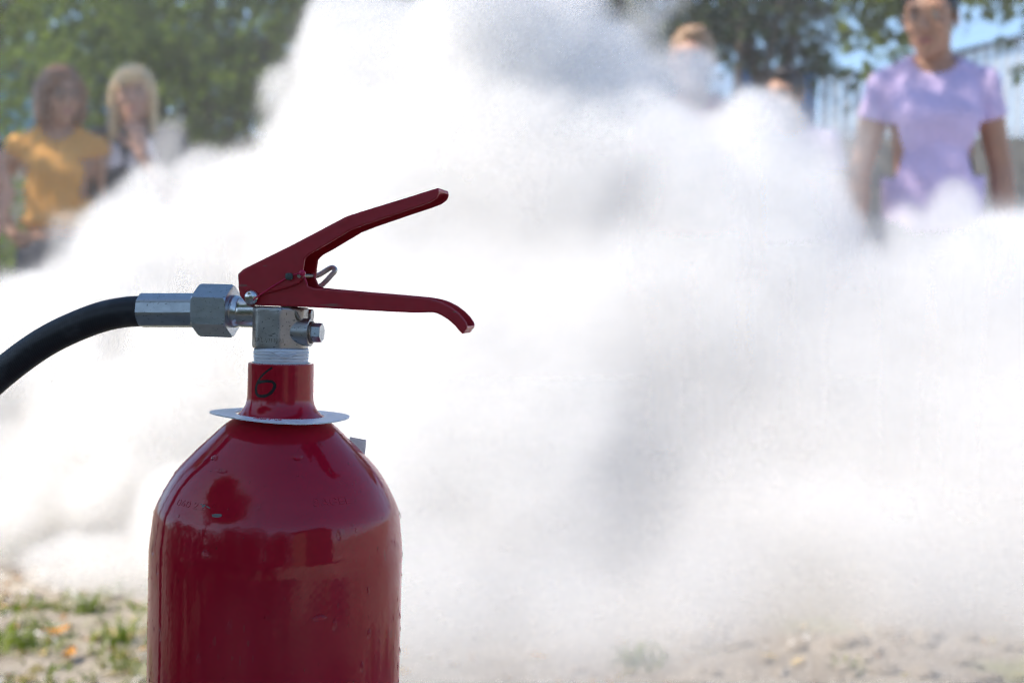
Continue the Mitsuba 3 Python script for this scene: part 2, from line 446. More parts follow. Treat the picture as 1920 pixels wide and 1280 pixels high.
TP = obj('thread_tape', tm, 'ptfe_tape', FE, smooth=28, tw=BODY, label='white sealing tape wound round the thread')
obj('loose_tape_end', tube(spline([(-.002, -.0164, .0395), (.003, -.0166, .0385), (.007, -.0156, .0368), (.0105, -.0138, .0372), (.0135, -.0105, .0385)], 24), .00035, 6), 'ptfe_tape', TP, smooth=True, tw=VALVE)
obj('seal_bead', lathe([(0, .0312), (.0178, .0312), (.0181, .0319), (.0172, .0325), (.0160, .0328), (.0150, .0325), (0, .0322)], 64), 'tag_card', FE, smooth=40, tw=BODY, label='dried yellowish sealant under the tape')

# valve body: chamfered block, outlet stub, bosses
blk = xsec(np.array([[-.0152, -.0095], [-.0110, -.0138], [.0035, -.0138], [.0150, -.0045], [.0150, .0060], [.0080, .0138], [-.0110, .0138], [-.0152, .0095]])).extrude(.0245).translate([0, 0, .0412])
wedge = Manifold.cube([.03, .05, .03]).rotate([0, 48, 0]).translate([.0050, -.025, .0672])
VB = obj('valve_body', soft(blk, .0016, 5), 'cast_metal', FE, smooth=30, tw=VALVE)
stub = [(-.0335, .0088), (-.0300, .0098), (-.0285, .0098), (-.0262, .0090), (-.0255, .0094), (-.0240, .0094), (-.0140, .0094)]
st = lathe([(0, -.0335)] + [(r, x) for x, r in stub] + [(0, -.0140)], 64)
st.apply_transform(trimesh.transformations.rotation_matrix(math.pi / 2, [0, 1, 0]))
st.apply_translation([0, 0, .0622])
obj('outlet_stub', st, 'bright_metal', VB, smooth=40, tw=VALVE)
BO = obj('side_boss', soft(cylx(.0060, .0190, .0083, -.0015, .0512, 48), .0012, 4), 'cast_metal', VB, smooth=35, tw=VALVE)
obj('boss_washer', lathe([(0, 0), (.0062, 0), (.0066, .0004), (.0066, .0014), (.0062, .0018), (0, .0018)], 48), 'stained_metal', VB, smooth=35, tw=VALVE @ T().translate([.0185, -.0015, .0512]).rotate([0, 1, 0], 90))
hx = Manifold.cylinder(.0062, .0058, .0058, 6).rotate([0, 0, 30]) ^ Manifold.cylinder(.0070, .0066, .0054, 48) ^ Manifold.cylinder(.0070, .0062, .0062, 48)
obj('bolt', hx, 'zinc_metal', VB, smooth=25, tw=VALVE @ T().translate([.0195, -.0015, .0512]).rotate([0, 1, 0], 90).rotate([0, 0, 1], 22))
obj('rear_stud', soft(cylx(.004, .0165, .0036, .0085, .0612, 32), .0012, 3), 'cast_metal', VB, smooth=35, tw=VALVE)
arm = xsec(np.array([[.0010, .0668], [.0085, .0668], [.0115, .0640], [.0140, .0590], [.0125, .0580], [.0098, .0612], [.0060, .0640]])).extrude(.010).rotate([90, 0, 0]).translate([0, .002, 0])
obj('rocker', soft(arm, .0012, 3), 'stained_metal', VB, smooth=30, tw=VALVE)
for k, (x, w) in enumerate([(-.0108, .0008), (-.0092, .0006), (-.0060, .0009), (-.0044, .0012), (-.0020, .0008)]):
    pass
tx = meshkit.text_mesh('IR1 VH N21', .0024, .0002)
tx.apply_transform(trimesh.transformations.rotation_matrix(math.pi / 2, [1, 0, 0]))
tx.apply_translation([-.0120, -.01375, .0450])
obj('cast_lettering', tx, 'stained_metal', VB, smooth=False, tw=VALVE)

# levers: pressed-steel channels
UP = np.array([(-23.3, 84.8), (-19.9, 87.9), (10.8, 103.2), (42.6, 120.1), (49.3, 122.3), (73.3, 129.9), (97.1, 137.5), (97.9, 134.6), (96.6, 131.9), (93.6, 129.6), (89.1, 127.8), (70, 121.2), (52.8, 115.1), (44.5, 111.7), (27.8, 101.6), (20.8, 97.7), (17.8, 94.8), (17.1, 89.5), (16.8, 83.0), (14.7, 80.5), (7.9, 77.8), (-1.5, 75.1), (-9.6, 72.6), (-11.3, 69.1), (-15.1, 66.9), (-18.6, 68.4), (-22.0, 72.5), (-22.8, 77.0)]) / 1000
LO = np.array([(15.7, 87.0), (19.3, 79.0), (22.7, 77.8), (53.3, 76.0), (75, 74.9), (89.2, 74.0), (95, 73.2), (100.0, 71.9), (105.5, 69.4), (110.1, 66.2), (113.4, 63.0), (115.6, 59.9), (116.0, 57.5), (113.3, 53.8), (111.2, 55.6), (108.6, 58.5), (104.8, 61.7), (100.2, 64.3), (97.6, 65.3), (95.2, 65.7), (82.0, 65.2), (53.5, 65.7), (23.0, 66.4), (-11.4, 66.6), (-17.5, 67.2), (-20.2, 72.1), (-11.6, 76.8), (2.1, 84.2), (10.6, 87.7)]) / 1000


def channel(outline, width, t, shift, far=1.0):
    w2 = width / 2
    out = xsec(outline).extrude(width).rotate([90, 0, 0]).translate([0, w2, 0])
    cut = xsec(outline + np.array(shift)).extrude(width - 2 * t).rotate([90, 0, 0]).translate([0, w2 - t, 0])
    for s in (2, 4, 7, 11):
        cut = cut + xsec(outline + np.array(shift) * s).extrude(width - 2 * t).rotate([90, 0, 0]).translate([0, w2 - t, 0])
    return out - cut


UPL = obj('squeeze_lever', soft(channel(UP, .0262, .0017, (.0006, -.0019)), .0011, 6), 'lever_paint', FE, smooth=50, tw=VALVE)
LOL = obj('carrying_handle', soft(channel(LO, .0222, .0017, (.0004, .0018)), .0011, 6), 'lever_paint', FE, smooth=50, tw=VALVE)
riv = lathe([(0, -.0285), (.0042, -.0285), (.0042, -.0275), (.002, -.027), (.002, .0005), (.0043, .0006), (.0041, .0012), (.0035, .0021), (.0026, .0028), (.0014, .0032), (0, .0033)], 40)
obj('pivot_rivet', riv, 'bright_metal', FE, smooth=50, tw=VALVE @ T().translate([-.0144, -.0132, .0713]).rotate([1, 0, 0], 90))
# safety pin and its ring
obj('safety_pin', tube([(.0148, -.0135, .0848), (.0148, .018, .0848)], .0013, 16), 'stained_metal', FE, smooth=40, tw=VALVE)
ring = spline([(.0150, .0175, .0850), (.0190, .0190, .0872), (.0222, .0200, .0895), (.0250, .0200, .0902), (.0263, .0195, .0889), (.0250, .0185, .0863), (.0222, .0175, .0828), (.0190, .0170, .0796), (.0150, .0170, .0776)], 60)
obj('pin_ring', tube(ring, .0016, 14), 'ring_metal', FE, smooth=60, tw=VALVE)
TI = obj('seal_tie', join([tube(spline([(-.0118, -.0170, .0698), (-.0095, -.0150, .0722), (-.002, -.0142, .0775), (.006, -.0140, .0825), (.0091, -.0142, .0842), (.0135, -.0142, .0858), (.0172, -.0148, .0864)], 50), .00042, 8),
                           tube(spline([(.0172, -.0146, .0864), (.0184, -.0135, .0835), (.0196, -.0128, .0800)], 12), .00042, 8)]), 'red_plastic', FE, smooth=60, tw=VALVE, label='thin red plastic seal tie across the lever')
bead = trimesh.creation.icosphere(3, 1.0)
bead.vertices = np.array(bead.vertices) * [.0020, .0018, .0019] * (1 + .12 * (meshkit.noise(np.array(bead.vertices) * 3)[:, None] - .5)) + [.0172, -.0150, .0865]
obj('seal_bead_red', bead, 'red_plastic', TI, smooth=True, tw=VALVE)
cr = trimesh.creation.icosphere(3, 1.0)
cr.vertices = np.sign(np.array(cr.vertices)) * np.abs(np.array(cr.vertices)) ** .6 * [.0022, .0014, .0020] * (1 + .3 * (meshkit.noise(np.array(cr.vertices) * 4, 3)[:, None] - .5)) + [.0091, -.0146, .0842]
obj('seal_crimp', cr, 'lead_grey', TI, smooth=True, tw=VALVE)

# hex nut, ferrule, hose
AF = .0278
nut = Manifold.cylinder(.0218, AF / math.sqrt(3), AF / math.sqrt(3), 6)
ch = Manifold.cylinder(.0218, .0162, .0162, 64) ^ (Manifold.cylinder(.0218, .0142, .0260, 64).translate([0, 0, 0])) ^ (Manifold.cylinder(.0218, .0300, .0146, 64))
nut = (nut ^ (Manifold.cylinder(.0218, .0185, .0185, 64))) ^ Manifold.cylinder(.0218, .0153, .030, 64) ^ Manifold.cylinder(.0218, .031, .0151, 64)
NUTT = VALVE @ T().translate([-.0525, 0, .0624]).rotate([0, 1, 0], 90).rotate([0, 0, 1], 0)
hm_, huv = tube_uv(spline([(-.089, 0, .0606), (-.0975, 0, .0600), (-.1106, 0, .0577), (-.1304, 0, .0509), (-.1524, 0, .0402), (-.1702, 0, .0284), (-.1836, 0, .0179), (-.1985, 0, .0045), (-.225, 0, -.03), (-.252, .0, -.09), (-.268, 0, -.17), (-.27, 0, -.28), (-.262, 0, -.40), (-.24, .005, -.50), (-.22, .03, -.58), (-.25, .10, -.63), (-.34, .16, -.642), (-.44, .17, -.643)], 420), .0094)
HO = obj('hose', hm_, 'hose_rubber', FE, smooth=True, uv=huv, tw=VALVE)
fer = Manifold.cylinder(.0362, .0109, .0109, 8).rotate([0, 0, 12]) ^ Manifold.cylinder(.0362, .0105, .0105, 48)
fer = fer + Manifold.cylinder(.004, .0100, .0106, 48).translate([0, 0, .0358]) - Manifold.cylinder(.002, .0096, .0094, 48).translate([0, 0, -.0002])
obj('ferrule', fer, 'zinc_metal', FE, smooth=20, tw=VALVE @ T().translate([-.0895, 0, .0611]).rotate([0, 1, 0], 88.3))
obj('hex_nut', nut, 'zinc_metal', FE, smooth=20, tw=NUTT)
horn = lathe([(0, 0), (.010, 0), (.013, .01), (.016, .06), (.030, .13), (.040, .20), (.038, .20), (.028, .13), (.013, .062), (0, .062)], 48)
obj('horn', horn, 'plain_rubber', FE, smooth=40, tw=VALVE @ T().translate([-.43, .17, -.640]).rotate([0, 1, 0], -86))


# ------------------------------------------------------------------ people
def mat_of(name, color, rough=0.8, var=0.12, sheen=0.3):
    lo, hi = [c * (1 - var) for c in color], [min(1, c * (1 + var)) for c in color]
    scene[name] = principled(proc(lambda p, n, uv: mix(lo, hi, fbm(p.x * 22, p.y * 22, p.z * 22, 3))), rough, sheen=sheen)
    return name


mat_of('skin_fair', (0.50, 0.29, 0.21), .48, .10, 0.)
mat_of('skin_tan', (0.44, 0.245, 0.16), .46, .10, 0.)
mat_of('lip_pink', (0.42, 0.14, 0.13), .45, .05, 0.)
mat_of('eye_white', (0.34, 0.30, 0.27), .2, .02, 0.)
mat_of('eye_dark', (0.03, 0.02, 0.015), .15, .02, 0.)
mat_of('cloth_orange', (0.72, 0.36, 0.085))
mat_of('cloth_navy', (0.028, 0.034, 0.055))
mat_of('cloth_lilac', (0.62, 0.50, 0.74))
mat_of('cloth_white', (0.72, 0.66, 0.70))
mat_of('cloth_dark', (0.035, 0.036, 0.045))
mat_of('cloth_mauve', (0.42, 0.40, 0.60))
mat_of('cloth_rose', (0.50, 0.22, 0.26))
mat_of('cloth_denim', (0.06, 0.085, 0.15))
mat_of('shoe_dark', (0.05, 0.045, 0.04), .6)
for nm, c in (('hair_brown', (0.20, 0.095, 0.045)), ('hair_blonde', (0.62, 0.46, 0.26)), ('hair_dark', (0.020, 0.014, 0.011)), ('hair_sandy', (0.30, 0.185, 0.10))):
    lo, hi = [x * .65 for x in c], [min(1, x * 1.35) for x in c]
    scene[nm] = principled(proc(lambda p, n, uv, lo=lo, hi=hi: mix(lo, hi, fbm(p.x * 160, p.y * 160, p.z * 14, 3))), .42, specular=.5)
scene['glasses_black'] = principled((0.015, 0.012, 0.014), .25)


def rotz(a):
    c, s = math.cos(a), math.sin(a)
    return np.array([[c, -s, 0], [s, c, 0], [0, 0, 1.0]])


def rotx(a):
    c, s = math.cos(a), math.sin(a)
    return np.array([[1.0, 0, 0], [0, c, -s], [0, s, c]])


def roty(a):
    c, s = math.cos(a), math.sin(a)
    return np.array([[c, 0, s], [0, 1.0, 0], [-s, 0, c]])


def affine(m, R, t):
    return m.transform(np.hstack([R, np.array(t, float)[:, None]]))


def unit(v):
    v = np.asarray(v, float)
    return v / (np.linalg.norm(v) + 1e-12)


def hand(wrist, along, palm, curl, side):
    """Palm, four fingers and a thumb. along: the way the fingers point; palm: the way the palm faces; side: +1 thumb on along x palm."""
    a = unit(along); n = unit(np.asarray(palm) - a * (a @ np.asarray(palm))); t = np.cross(a, n) * side
    w = np.asarray(wrist, float)
    P = lambda x, y, z: w + a * x + t * y + n * z
    parts = [hull(ell(P(.005, .014, 0), .015, 10), ell(P(.005, -.012, 0), .015, 10), ell(P(.082, .030, 0), .0105, 10), ell(P(.075, -.028, .002), .0105, 10), ell(P(.085, 0, -.003), .0105, 10))]
    for y, L, sp in ((.029, .072, .10), (.010, .080, .02), (-.009, .075, -.05), (-.027, .060, -.14)):
        pt, ang, seg = P(.080, y, 0), 0.0, [L * .45, L * .31, L * .24]
        q = [pt]
        for k in range(3):
            ang += curl * (0.55, .75, .55)[k]
            d = a * math.cos(ang) + n * math.sin(ang) + t * sp
            q.append(q[-1] + unit(d) * seg[k])
        parts.append(chain(q, [.0098, .0090, .0082, .0070], 10))
    q = [P(.015, .022, .006)]
    for k, (L, an) in enumerate(((.034, .75), (.032, .55), (.025, .35))):
        d = a * math.cos(an) + t * math.sin(an) + n * (.25 + .3 * curl)
        q.append(q[-1] + unit(d) * L)
    parts.append(chain(q, [.014, .012, .0105, .0085], 10))
    return add(parts)


def person(label, x, y, H, yaw, skin, top, bottom, hair, hair_mat, arms, head_yaw=0., head_pitch=0., sleeve=.45, sleeve_loose=.010, hem=.86, neck_drop=.05, bust=.0, wide=1.0, extra=None, group=None, lean=0.0, waist=1.0):
    me = thing('person', label, 'person', group)
    s = H / 1.65
    R0, base = rotz(yaw), np.array([x, y, gz1(x, y)])
    W = lambda p: R0 @ (rotx(-lean) @ (np.asarray(p, float) * s)) + base
    MT = T(np.vstack([np.hstack([R0 @ rotx(-lean) * s, base[:, None]]), [0, 0, 0, 1]]))
    HC = np.array([0, -.035, 1.535])
    HR = rotz(head_yaw) @ rotx(head_pitch)
    NB = np.array([0, .005, 1.44])
    hp = lambda m: affine(m, HR, NB + HR @ (HC - NB))
    sh, hip = .162 * wide, .088 * wide
    # --- skin: one continuous body
    head = [ell((0, .012, .025), (.073, .092, .088), 28), hull(ell((0, -.045, -.03), (.056, .042, .05), 20), ell((0, -.072, -.097), (.021, .017, .014), 12), ell((.048, -.005, -.068), .014, 10), ell((-.048, -.005, -.068), .014, 10), ell((0, -.02, .03), (.068, .07, .06), 16)),
            hull(ell((0, -.088, .022), .0075, 8), ell((0, -.110, -.022), .0105, 10), ell((.013, -.096, -.029), .007, 8), ell((-.013, -.096, -.029), .007, 8)),
            ell((.030, -.079, .033), (.022, .013, .008), 10), ell((-.030, -.079, .033), (.022, .013, .008), 10), ell((.038, -.060, -.022), .025, 12), ell((-.038, -.060, -.022), .025, 12),
            ell((.077, .010, -.004), (.008, .018, .031), 12), ell((-.077, .010, -.004), (.008, .018, .031), 12), ell((0, -.083, -.062), (.022, .014, .014), 12)]
    hd = add(head) - ell((.031, -.100, .012), (.017, .017, .012), 14) - ell((-.031, -.100, .012), (.017, .017, .012), 14)
    body = [hp(hd), hull(ell((0, .012, 1.36), (.075, .06, .05), 16), ell((0, .006, 1.43), (.055, .055, .03), 16)), hull(ell((0, .006, 1.42), (.053, .054, .03), 16), hp(ell((0, .02, -.07), (.052, .055, .03), 16))),
            hull(ell((sh - .02, .01, 1.325), .046, 14), ell((-sh + .02, .01, 1.325), .046, 14), ell((0, .01, 1.39), (.08, .06, .03), 14), ell((0, 0, 1.18), (.125, .085, .06), 16)),
            hull(ell((0, 0, 1.18), (.125, .085, .06), 16), ell((0, 0, 1.02), (.110, .080, .05), 16)), hull(ell((0, 0, 1.02), (.110, .080, .05), 16), ell((0, .01, .88), (.150 * wide, .105, .07), 16))]
    legs = []
    for sd in (-1, 1):
        hipj, kn, an = (sd * hip, .0, .86), (sd * (hip + .006), -.012, .47), (sd * (hip + .012), .02, .085)
        legs.append((hipj, kn, an))
        body.append(chain([hipj, kn, (sd * (hip + .010), .015, .33), an], [.082, .054, .051, .036], 14))
        body.append(hull(ell((sd * (hip + .012), .03, .045), (.034, .040, .036), 12), ell((sd * (hip + .022), -.12, .025), (.038, .045, .022), 12)))
    sleeves = []
    for sd, arm in zip((-1, 1), arms):
        S = np.array([sd * (sh - .004), .010, 1.330])
        E_, Wr = np.array(arm['elbow']), np.array(arm['wrist'])
        body += [chain([S, S * .55 + E_ * .45, E_], [.047, .043, .036], 14), chain([E_, E_ * .65 + Wr * .35, Wr], [.036, .037, .025], 14)]
        hdir = np.array(arm.get('hand', unit(Wr - E_)))
        body.append(hand(Wr + hdir * .012, hdir, arm.get('palm', (-sd, 0, 0)), arm.get('curl', .35), arm.get('thumb', sd)))
        if sleeve > 0:
            Ls = sleeve
            up = min(Ls, 1.0)
            pt = S * (1 - up) + E_ * up
            pts, rad = [S, pt], [.047 + sleeve_loose, .047 - .010 * up + sleeve_loose]
            if Ls > 1:
                pts.append(E_ * (2 - Ls) + Wr * (Ls - 1)); rad.append(.030 + sleeve_loose)
            sleeves.append(chain(pts, rad, 16))
    obj('body', soft(add(body), .011, 6), skin, me, smooth=True, tw=MT)
    # --- shirt
    e = .013
    shirt = [hull(ell((sh - .016, .010, 1.328), .047 + e * .4, 16), ell((-sh + .016, .010, 1.328), .047 + e * .4, 16), ell((0, .014, 1.405), (.085, .062, .032), 16), ell((0, 0, 1.20), (.135 + e, .095 + e, .06), 20)),
             hull(ell((0, 0, 1.20), (.135 + e, .095 + e, .06), 20), ell((0, -.006 * (waist - 1) * 10, 1.04), (.122 * waist + e, .088 * waist + e, .05), 20)),
             hull(ell((0, -.006 * (waist - 1) * 10, 1.04), (.122 * waist + e, .088 * waist + e, .05), 20), ell((0, .008, hem + .05), (.152 * wide + e, .108 + e, .05), 20))] + sleeves
    if bust > 0:
        for sd in (-1, 1):
            shirt.append(hull(ell((sd * .060, -.066 - bust * .5, 1.220), (.070, .046 + bust * .5, .060), 18), ell((sd * .05, -.045, 1.33), (.07, .03, .03), 12), ell((0, -.070 - bust * .35, 1.225), (.05, .045 + bust * .5, .055), 16), ell((sd * .05, -.06, 1.10), (.06, .035, .04), 14)))
    shm = add(shirt)
    shm = shm - ell((0, -.035, 1.44), (.078, .085, .04 + neck_drop), 24) - Manifold.cube([2, 2, 1], True).translate([0, 0, hem - .5])
    if sleeve > 0 and sleeve <= 1:
        for sd, arm in zip((-1, 1), arms):
            S = np.array([sd * (sh - .004), .010, 1.330]); E_ = np.array(arm['elbow'])
            d = unit(E_ - S); c = S + (E_ - S) * sleeve
            # cut the rounded end square
            u_, w_ = np.linalg.svd(d[None])[2][1:]
            Rm = np.stack([u_, w_, d], 1)
            if np.linalg.det(Rm) < 0: Rm[:, 0] *= -1
            shm = shm - affine(Manifold.cube([.22, .22, .16], True).translate([0, 0, .08]), Rm, c)
    st_ = soft(shm, .010, 5)
    vn = np.array(st_.vertex_normals); vv_ = np.array(st_.vertices)
    fold = meshkit.fbm(vv_ * [16, 16, 9] + x * 7, 3, 11) - .5
    st_.vertices = vv_ + vn * (fold * .016)[:, None]
    obj('top', st_, top, me, smooth=True, tw=MT)
    # --- trousers, shoes
    tr = [hull(ell((0, .008, .93), (.140 * wide, .100, .05), 18), ell((0, .012, .85), (.158 * wide, .118, .06), 18))]
    for hipj, kn, an in legs:
        tr.append(chain([hipj, kn, (kn[0], .015, .33), (an[0], an[1], .11)], [.093, .066, .062, .056], 16))
    trm = add(tr) - Manifold.cube([2, 2, 1], True).translate([0, 0, -.42])
    tm_ = soft(trm, .014, 5)
    vn = np.array(tm_.vertex_normals); vv_ = np.array(tm_.vertices)
    tm_.vertices = vv_ + vn * ((meshkit.fbm(vv_ * [14, 14, 10] + y, 3, 5) - .5) * .014)[:, None]
    obj('trousers', tm_, bottom, me, smooth=True, tw=MT)
    for hipj, kn, an in legs:
        obj('shoe', soft(hull(ell((an[0], .035, .045), (.042, .048, .045), 14), ell((an[0] + (.01 if an[0] > 0 else -.01), -.125, .03), (.046, .052, .030), 14)) - Manifold.cube([2, 2, 1], True).translate([0, 0, -.498]), .012, 3), 'shoe_dark', me, smooth=True, tw=MT)
    # --- face
    for sd in (-1, 1):
        ey = obj('eye', to_tm(hp(ell((sd * .031, -.0805, .012), .0118, 14))), 'eye_white', me, smooth=True, tw=MT)
        obj('iris', to_tm(hp(ell((sd * .031, -.0885, .011), (.0062, .0048, .0062), 10))), 'eye_dark', ey, smooth=True, tw=MT)
        obj('eyebrow', to_tm(hp(hull(ell((sd * .014, -.0915, .031), .0035, 8), ell((sd * .034, -.0905, .037), .0038, 8), ell((sd * .050, -.078, .031), .0025, 8)))), hair_mat if hair_mat != 'hair_blonde' else 'hair_sandy', me, smooth=True, tw=MT)
    obj('lips', to_tm(hp(hull(ell((0, -.0955, -.060), (.016, .005, .0065), 10), ell((.021, -.086, -.060), .003, 8), ell((-.021, -.086, -.060), .003, 8)))), 'lip_pink', me, smooth=True, tw=MT)
    # --- hair
    cap = ell((0, .018, .036), (.083, .098, .092), 28)
    face = hull(ell((0, -.085, -.03), (.058, .07, .085), 20), ell((0, -.10, .035), (.050, .05, .045), 16))
    below = Manifold.cube([1, 1, .5], True)
    if hair == 'bob':
        hm = add([ell((0, .022, .040), (.094, .104, .096), 28), hull(ell((.080, .015, .02), (.030, .06, .05), 14), ell((.078, .0, -.075), (.028, .05, .04), 14)), hull(ell((-.080, .015, .02), (.030, .06, .05), 14), ell((-.080, .0, -.085), (.030, .052, .045), 14)), hull(ell((0, .08, .02), (.08, .05, .06), 14), ell((0, .07, -.09), (.08, .045, .04), 14)), hull(ell((-.03, -.075, .085), (.045, .022, .022), 12), ell((-.065, -.055, .04), (.022, .03, .03), 12))]) - hull(ell((.012, -.10, -.03), (.052, .075, .085), 20), ell((.014, -.11, .035), (.044, .05, .035), 16)) - below.translate([0, 0, -.375])
    elif hair == 'long':
        hm = add([ell((0, .020, .040), (.090, .104, .092), 28), hull(ell((.074, .01, .02), (.024, .055, .05), 14), ell((.080, .005, -.150), (.022, .045, .04), 14)), hull(ell((-.074, .01, .02), (.026, .055, .05), 14), ell((-.082, .0, -.175), (.028, .05, .05), 14)), hull(ell((0, .08, .02), (.08, .05, .06), 14), ell((0, .07, -.18), (.09, .04, .05), 14)),
                  hull(ell((0, -.078, .075), (.055, .022, .025), 14), ell((-.02, -.088, .045), (.045, .012, .012), 12))]) - hull(ell((0, -.115, -.03), (.054, .075, .085), 20), ell((0, -.12, .015), (.048, .05, .02), 16))
    elif hair == 'tied':
        hm = add([ell((0, .022, .036), (.080, .096, .088), 28), ell((0, .115, .03), (.035, .03, .035), 14)]) - hull(ell((0, -.085, -.03), (.066, .085, .11), 20), ell((0, -.105, .045), (.056, .055, .045), 16), ell((0, -.03, -.13), (.09, .08, .05), 16))
    else:
        hm = add([ell((0, .022, .042), (.084, .100, .092), 28), ell((.02, -.05, .10), (.05, .04, .03), 14)]) - hull(ell((0, -.085, -.03), (.064, .085, .11), 20), ell((0, -.11, .04), (.056, .055, .042), 16), ell((0, -.01, -.14), (.09, .10, .06), 16))
    ht = soft(hp(hm), .008, 5)
    vn = np.array(ht.vertex_normals); vv_ = np.array(ht.vertices)
    ht.vertices = vv_ + vn * ((meshkit.fbm(vv_ * [60, 60, 12], 3, 9) - .5) * .014)[:, None]
    obj('hair', ht, hair_mat, me, smooth=True, tw=MT)
    if extra:
        extra(me, MT, hp, s)
    return me


def hang(sd, out=.05, fwd=-.03, low=.0):
    return {'elbow': (sd * (.19 + out * .6), .03, 1.075 - low), 'wrist': (sd * (.19 + out), fwd, .845 - low), 'palm': (-sd, 0, 0), 'curl': .45}


def specs(me, MT, hp, s):
    rim = []
    for sd in (-1, 1):
        pts = [(sd * .031 + .026 * math.cos(a), -.1005 + .006 * abs(math.cos(a)), .010 + .0185 * math.sin(a)) for a in np.linspace(0, 2 * math.pi, 25)]
        rim.append(hp(chain(pts, [.0026] * 25, 6)))
        rim.append(hp(chain([(sd * .058, -.094, .014), (sd * .082, .0, .010)], [.0022, .0022], 6)))
    rim.append(hp(chain([(-.006, -.103, .016), (.006, -.103, .016)], [.0024, .0024], 6)))
    obj('glasses', to_tm(add(rim)), 'glasses_black', me, smooth=30, tw=MT)


person('woman in a mustard orange top and glasses with short brown hair', -1.850, 5.6, 1.60, .22, 'skin_tan', 'cloth_orange', 'cloth_navy', 'bob', 'hair_brown',
       [{'elbow': (-.290, .06, 1.115), 'wrist': (-.175, -.06, .955), 'hand': (.75, .15, -.35), 'palm': (.2, .9, 0), 'curl': .6}, hang(1, .03)],
       head_yaw=.38, head_pitch=.10, sleeve=.16, sleeve_loose=.006, hem=.965, neck_drop=.055, bust=.004, wide=1.0, extra=specs)


def open_jacket(me, MT, hp, s):
    e = .032
    j = add([hull(ell((.146, .010, 1.328), .050 + e * .4, 16), ell((-.146, .010, 1.328), .050 + e * .4, 16), ell((0, .014, 1.405), (.09, .068, .03), 16), ell((0, -.01, 1.20), (.135 + e, .105 + e, .06), 20)),
             hull(ell((0, -.01, 1.20), (.135 + e, .105 + e, .06), 20), ell((0, .005, .93), (.150 + e, .105 + e, .05), 20)),
             chain([(-.158, .01, 1.33), (-.202, .024, 1.15)], [.066, .058], 16), chain([(.158, .01, 1.33), (.170, -.08, 1.18)], [.066, .060], 16)])
    j = j - hull(ell((.020, -.22, 1.40), (.050, .19, .06), 20), ell((.035, -.25, .9), (.040, .15, .08), 20)) - ell((0, -.035, 1.46), (.080, .085, .085), 20) - Manifold.cube([2, 2, 1], True).translate([0, 0, .40])
    obj('jacket', soft(j, .011, 5), 'cloth_dark', me, smooth=True, tw=MT, label='open dark short-sleeved jacket over a pale top')


person('blonde woman in a dark jacket holding a hand to her mouth', -1.58, 5.75, 1.635, .12, 'skin_fair', 'cloth_white', 'cloth_dark', 'long', 'hair_blonde',
       [hang(-1, .04), {'elbow': (.175, -.13, 1.09), 'wrist': (.050, -.175, 1.275), 'hand': (-.16, .12, .95), 'palm': (-.35, .9, -.1), 'curl': .7, 'thumb': 1}],
       head_yaw=.06, head_pitch=.12, sleeve=0, sleeve_loose=.008, hem=.88, neck_drop=.06, bust=.015, extra=open_jacket)
person('woman in a lilac tee looking down with dark hair tied back', 1.325, 4.32, 1.68, -.16, 'skin_tan', 'cloth_lilac', 'cloth_denim', 'tied', 'hair_dark',
       [hang(-1, .045, -.09), hang(1, .03, -.02)], head_yaw=-.34, head_pitch=.22, sleeve=.42, sleeve_loose=.010, hem=.84, neck_drop=.045, bust=.030, wide=.93, waist=1.17)
person('person with tousled sandy hair almost hidden in the smoke', .685, 5.20, 1.685, -.15, 'skin_fair', 'cloth_rose', 'cloth_denim', 'short', 'hair_sandy', [hang(-1), hang(1)], head_yaw=-.1, head_pitch=.15, sleeve=.5)
person('person with short dark hair in a pale mauve top behind the smoke', 1.255, 6.2, 1.70, -.35, 'skin_tan', 'cloth_mauve', 'cloth_denim', 'short', 'hair_dark', [hang(-1), hang(1)], head_yaw=-.35, head_pitch=.15, sleeve=.5, wide=1.05)
person('person with a dark navy sleeve and bare forearm cut off by the left picture edge', -2.125, 5.0, 1.66, .3, 'skin_fair', 'cloth_navy', 'cloth_dark', 'short', 'hair_dark',
       [hang(-1), {'elbow': (.255, .03, 1.07), 'wrist': (.185, -.05, .86), 'palm': (-1, 0, 0), 'curl': .5}], sleeve=.45, sleeve_loose=.014)


# ------------------------------------------------------------------ trees
def leaves(cent, size, r, tint, lo, hi, sun_side=None, droop=.35):
    n = len(cent)
    d = r.normal(size=(n, 3)); d[:, 2] -= droop; d /= np.linalg.norm(d, axis=1, keepdims=True)
    u = r.normal(size=(n, 3)); u[:, 2] += .9; u -= d * (u * d).sum(1, keepdims=True); u /= np.linalg.norm(u, axis=1, keepdims=True)
    w = np.cross(d, u)
    L = size * r.uniform(.65, 1.3, n)[:, None]; Wd = L * r.uniform(.26, .38, n)[:, None]
    p = cent
    V = np.stack([p, p + d * L * .45 + w * Wd + u * L * .06, p + d * L - u * L * .10, p + d * L * .45 - w * Wd + u * L * .06], 1).reshape(-1, 3)
    k = np.arange(n)[:, None] * 4
    F = np.concatenate([k + [0, 1, 2], k + [0, 2, 3]], 0)
    t = r.random(n)[:, None] ** 1.2 * .7 + .3 * tint[:, None]
    c = np.array(lo) * (1 - t) + np.array(hi) * t
    c = c * r.uniform(.8, 1.2, (n, 1))
    return V, F, np.repeat(c, 4, 0)


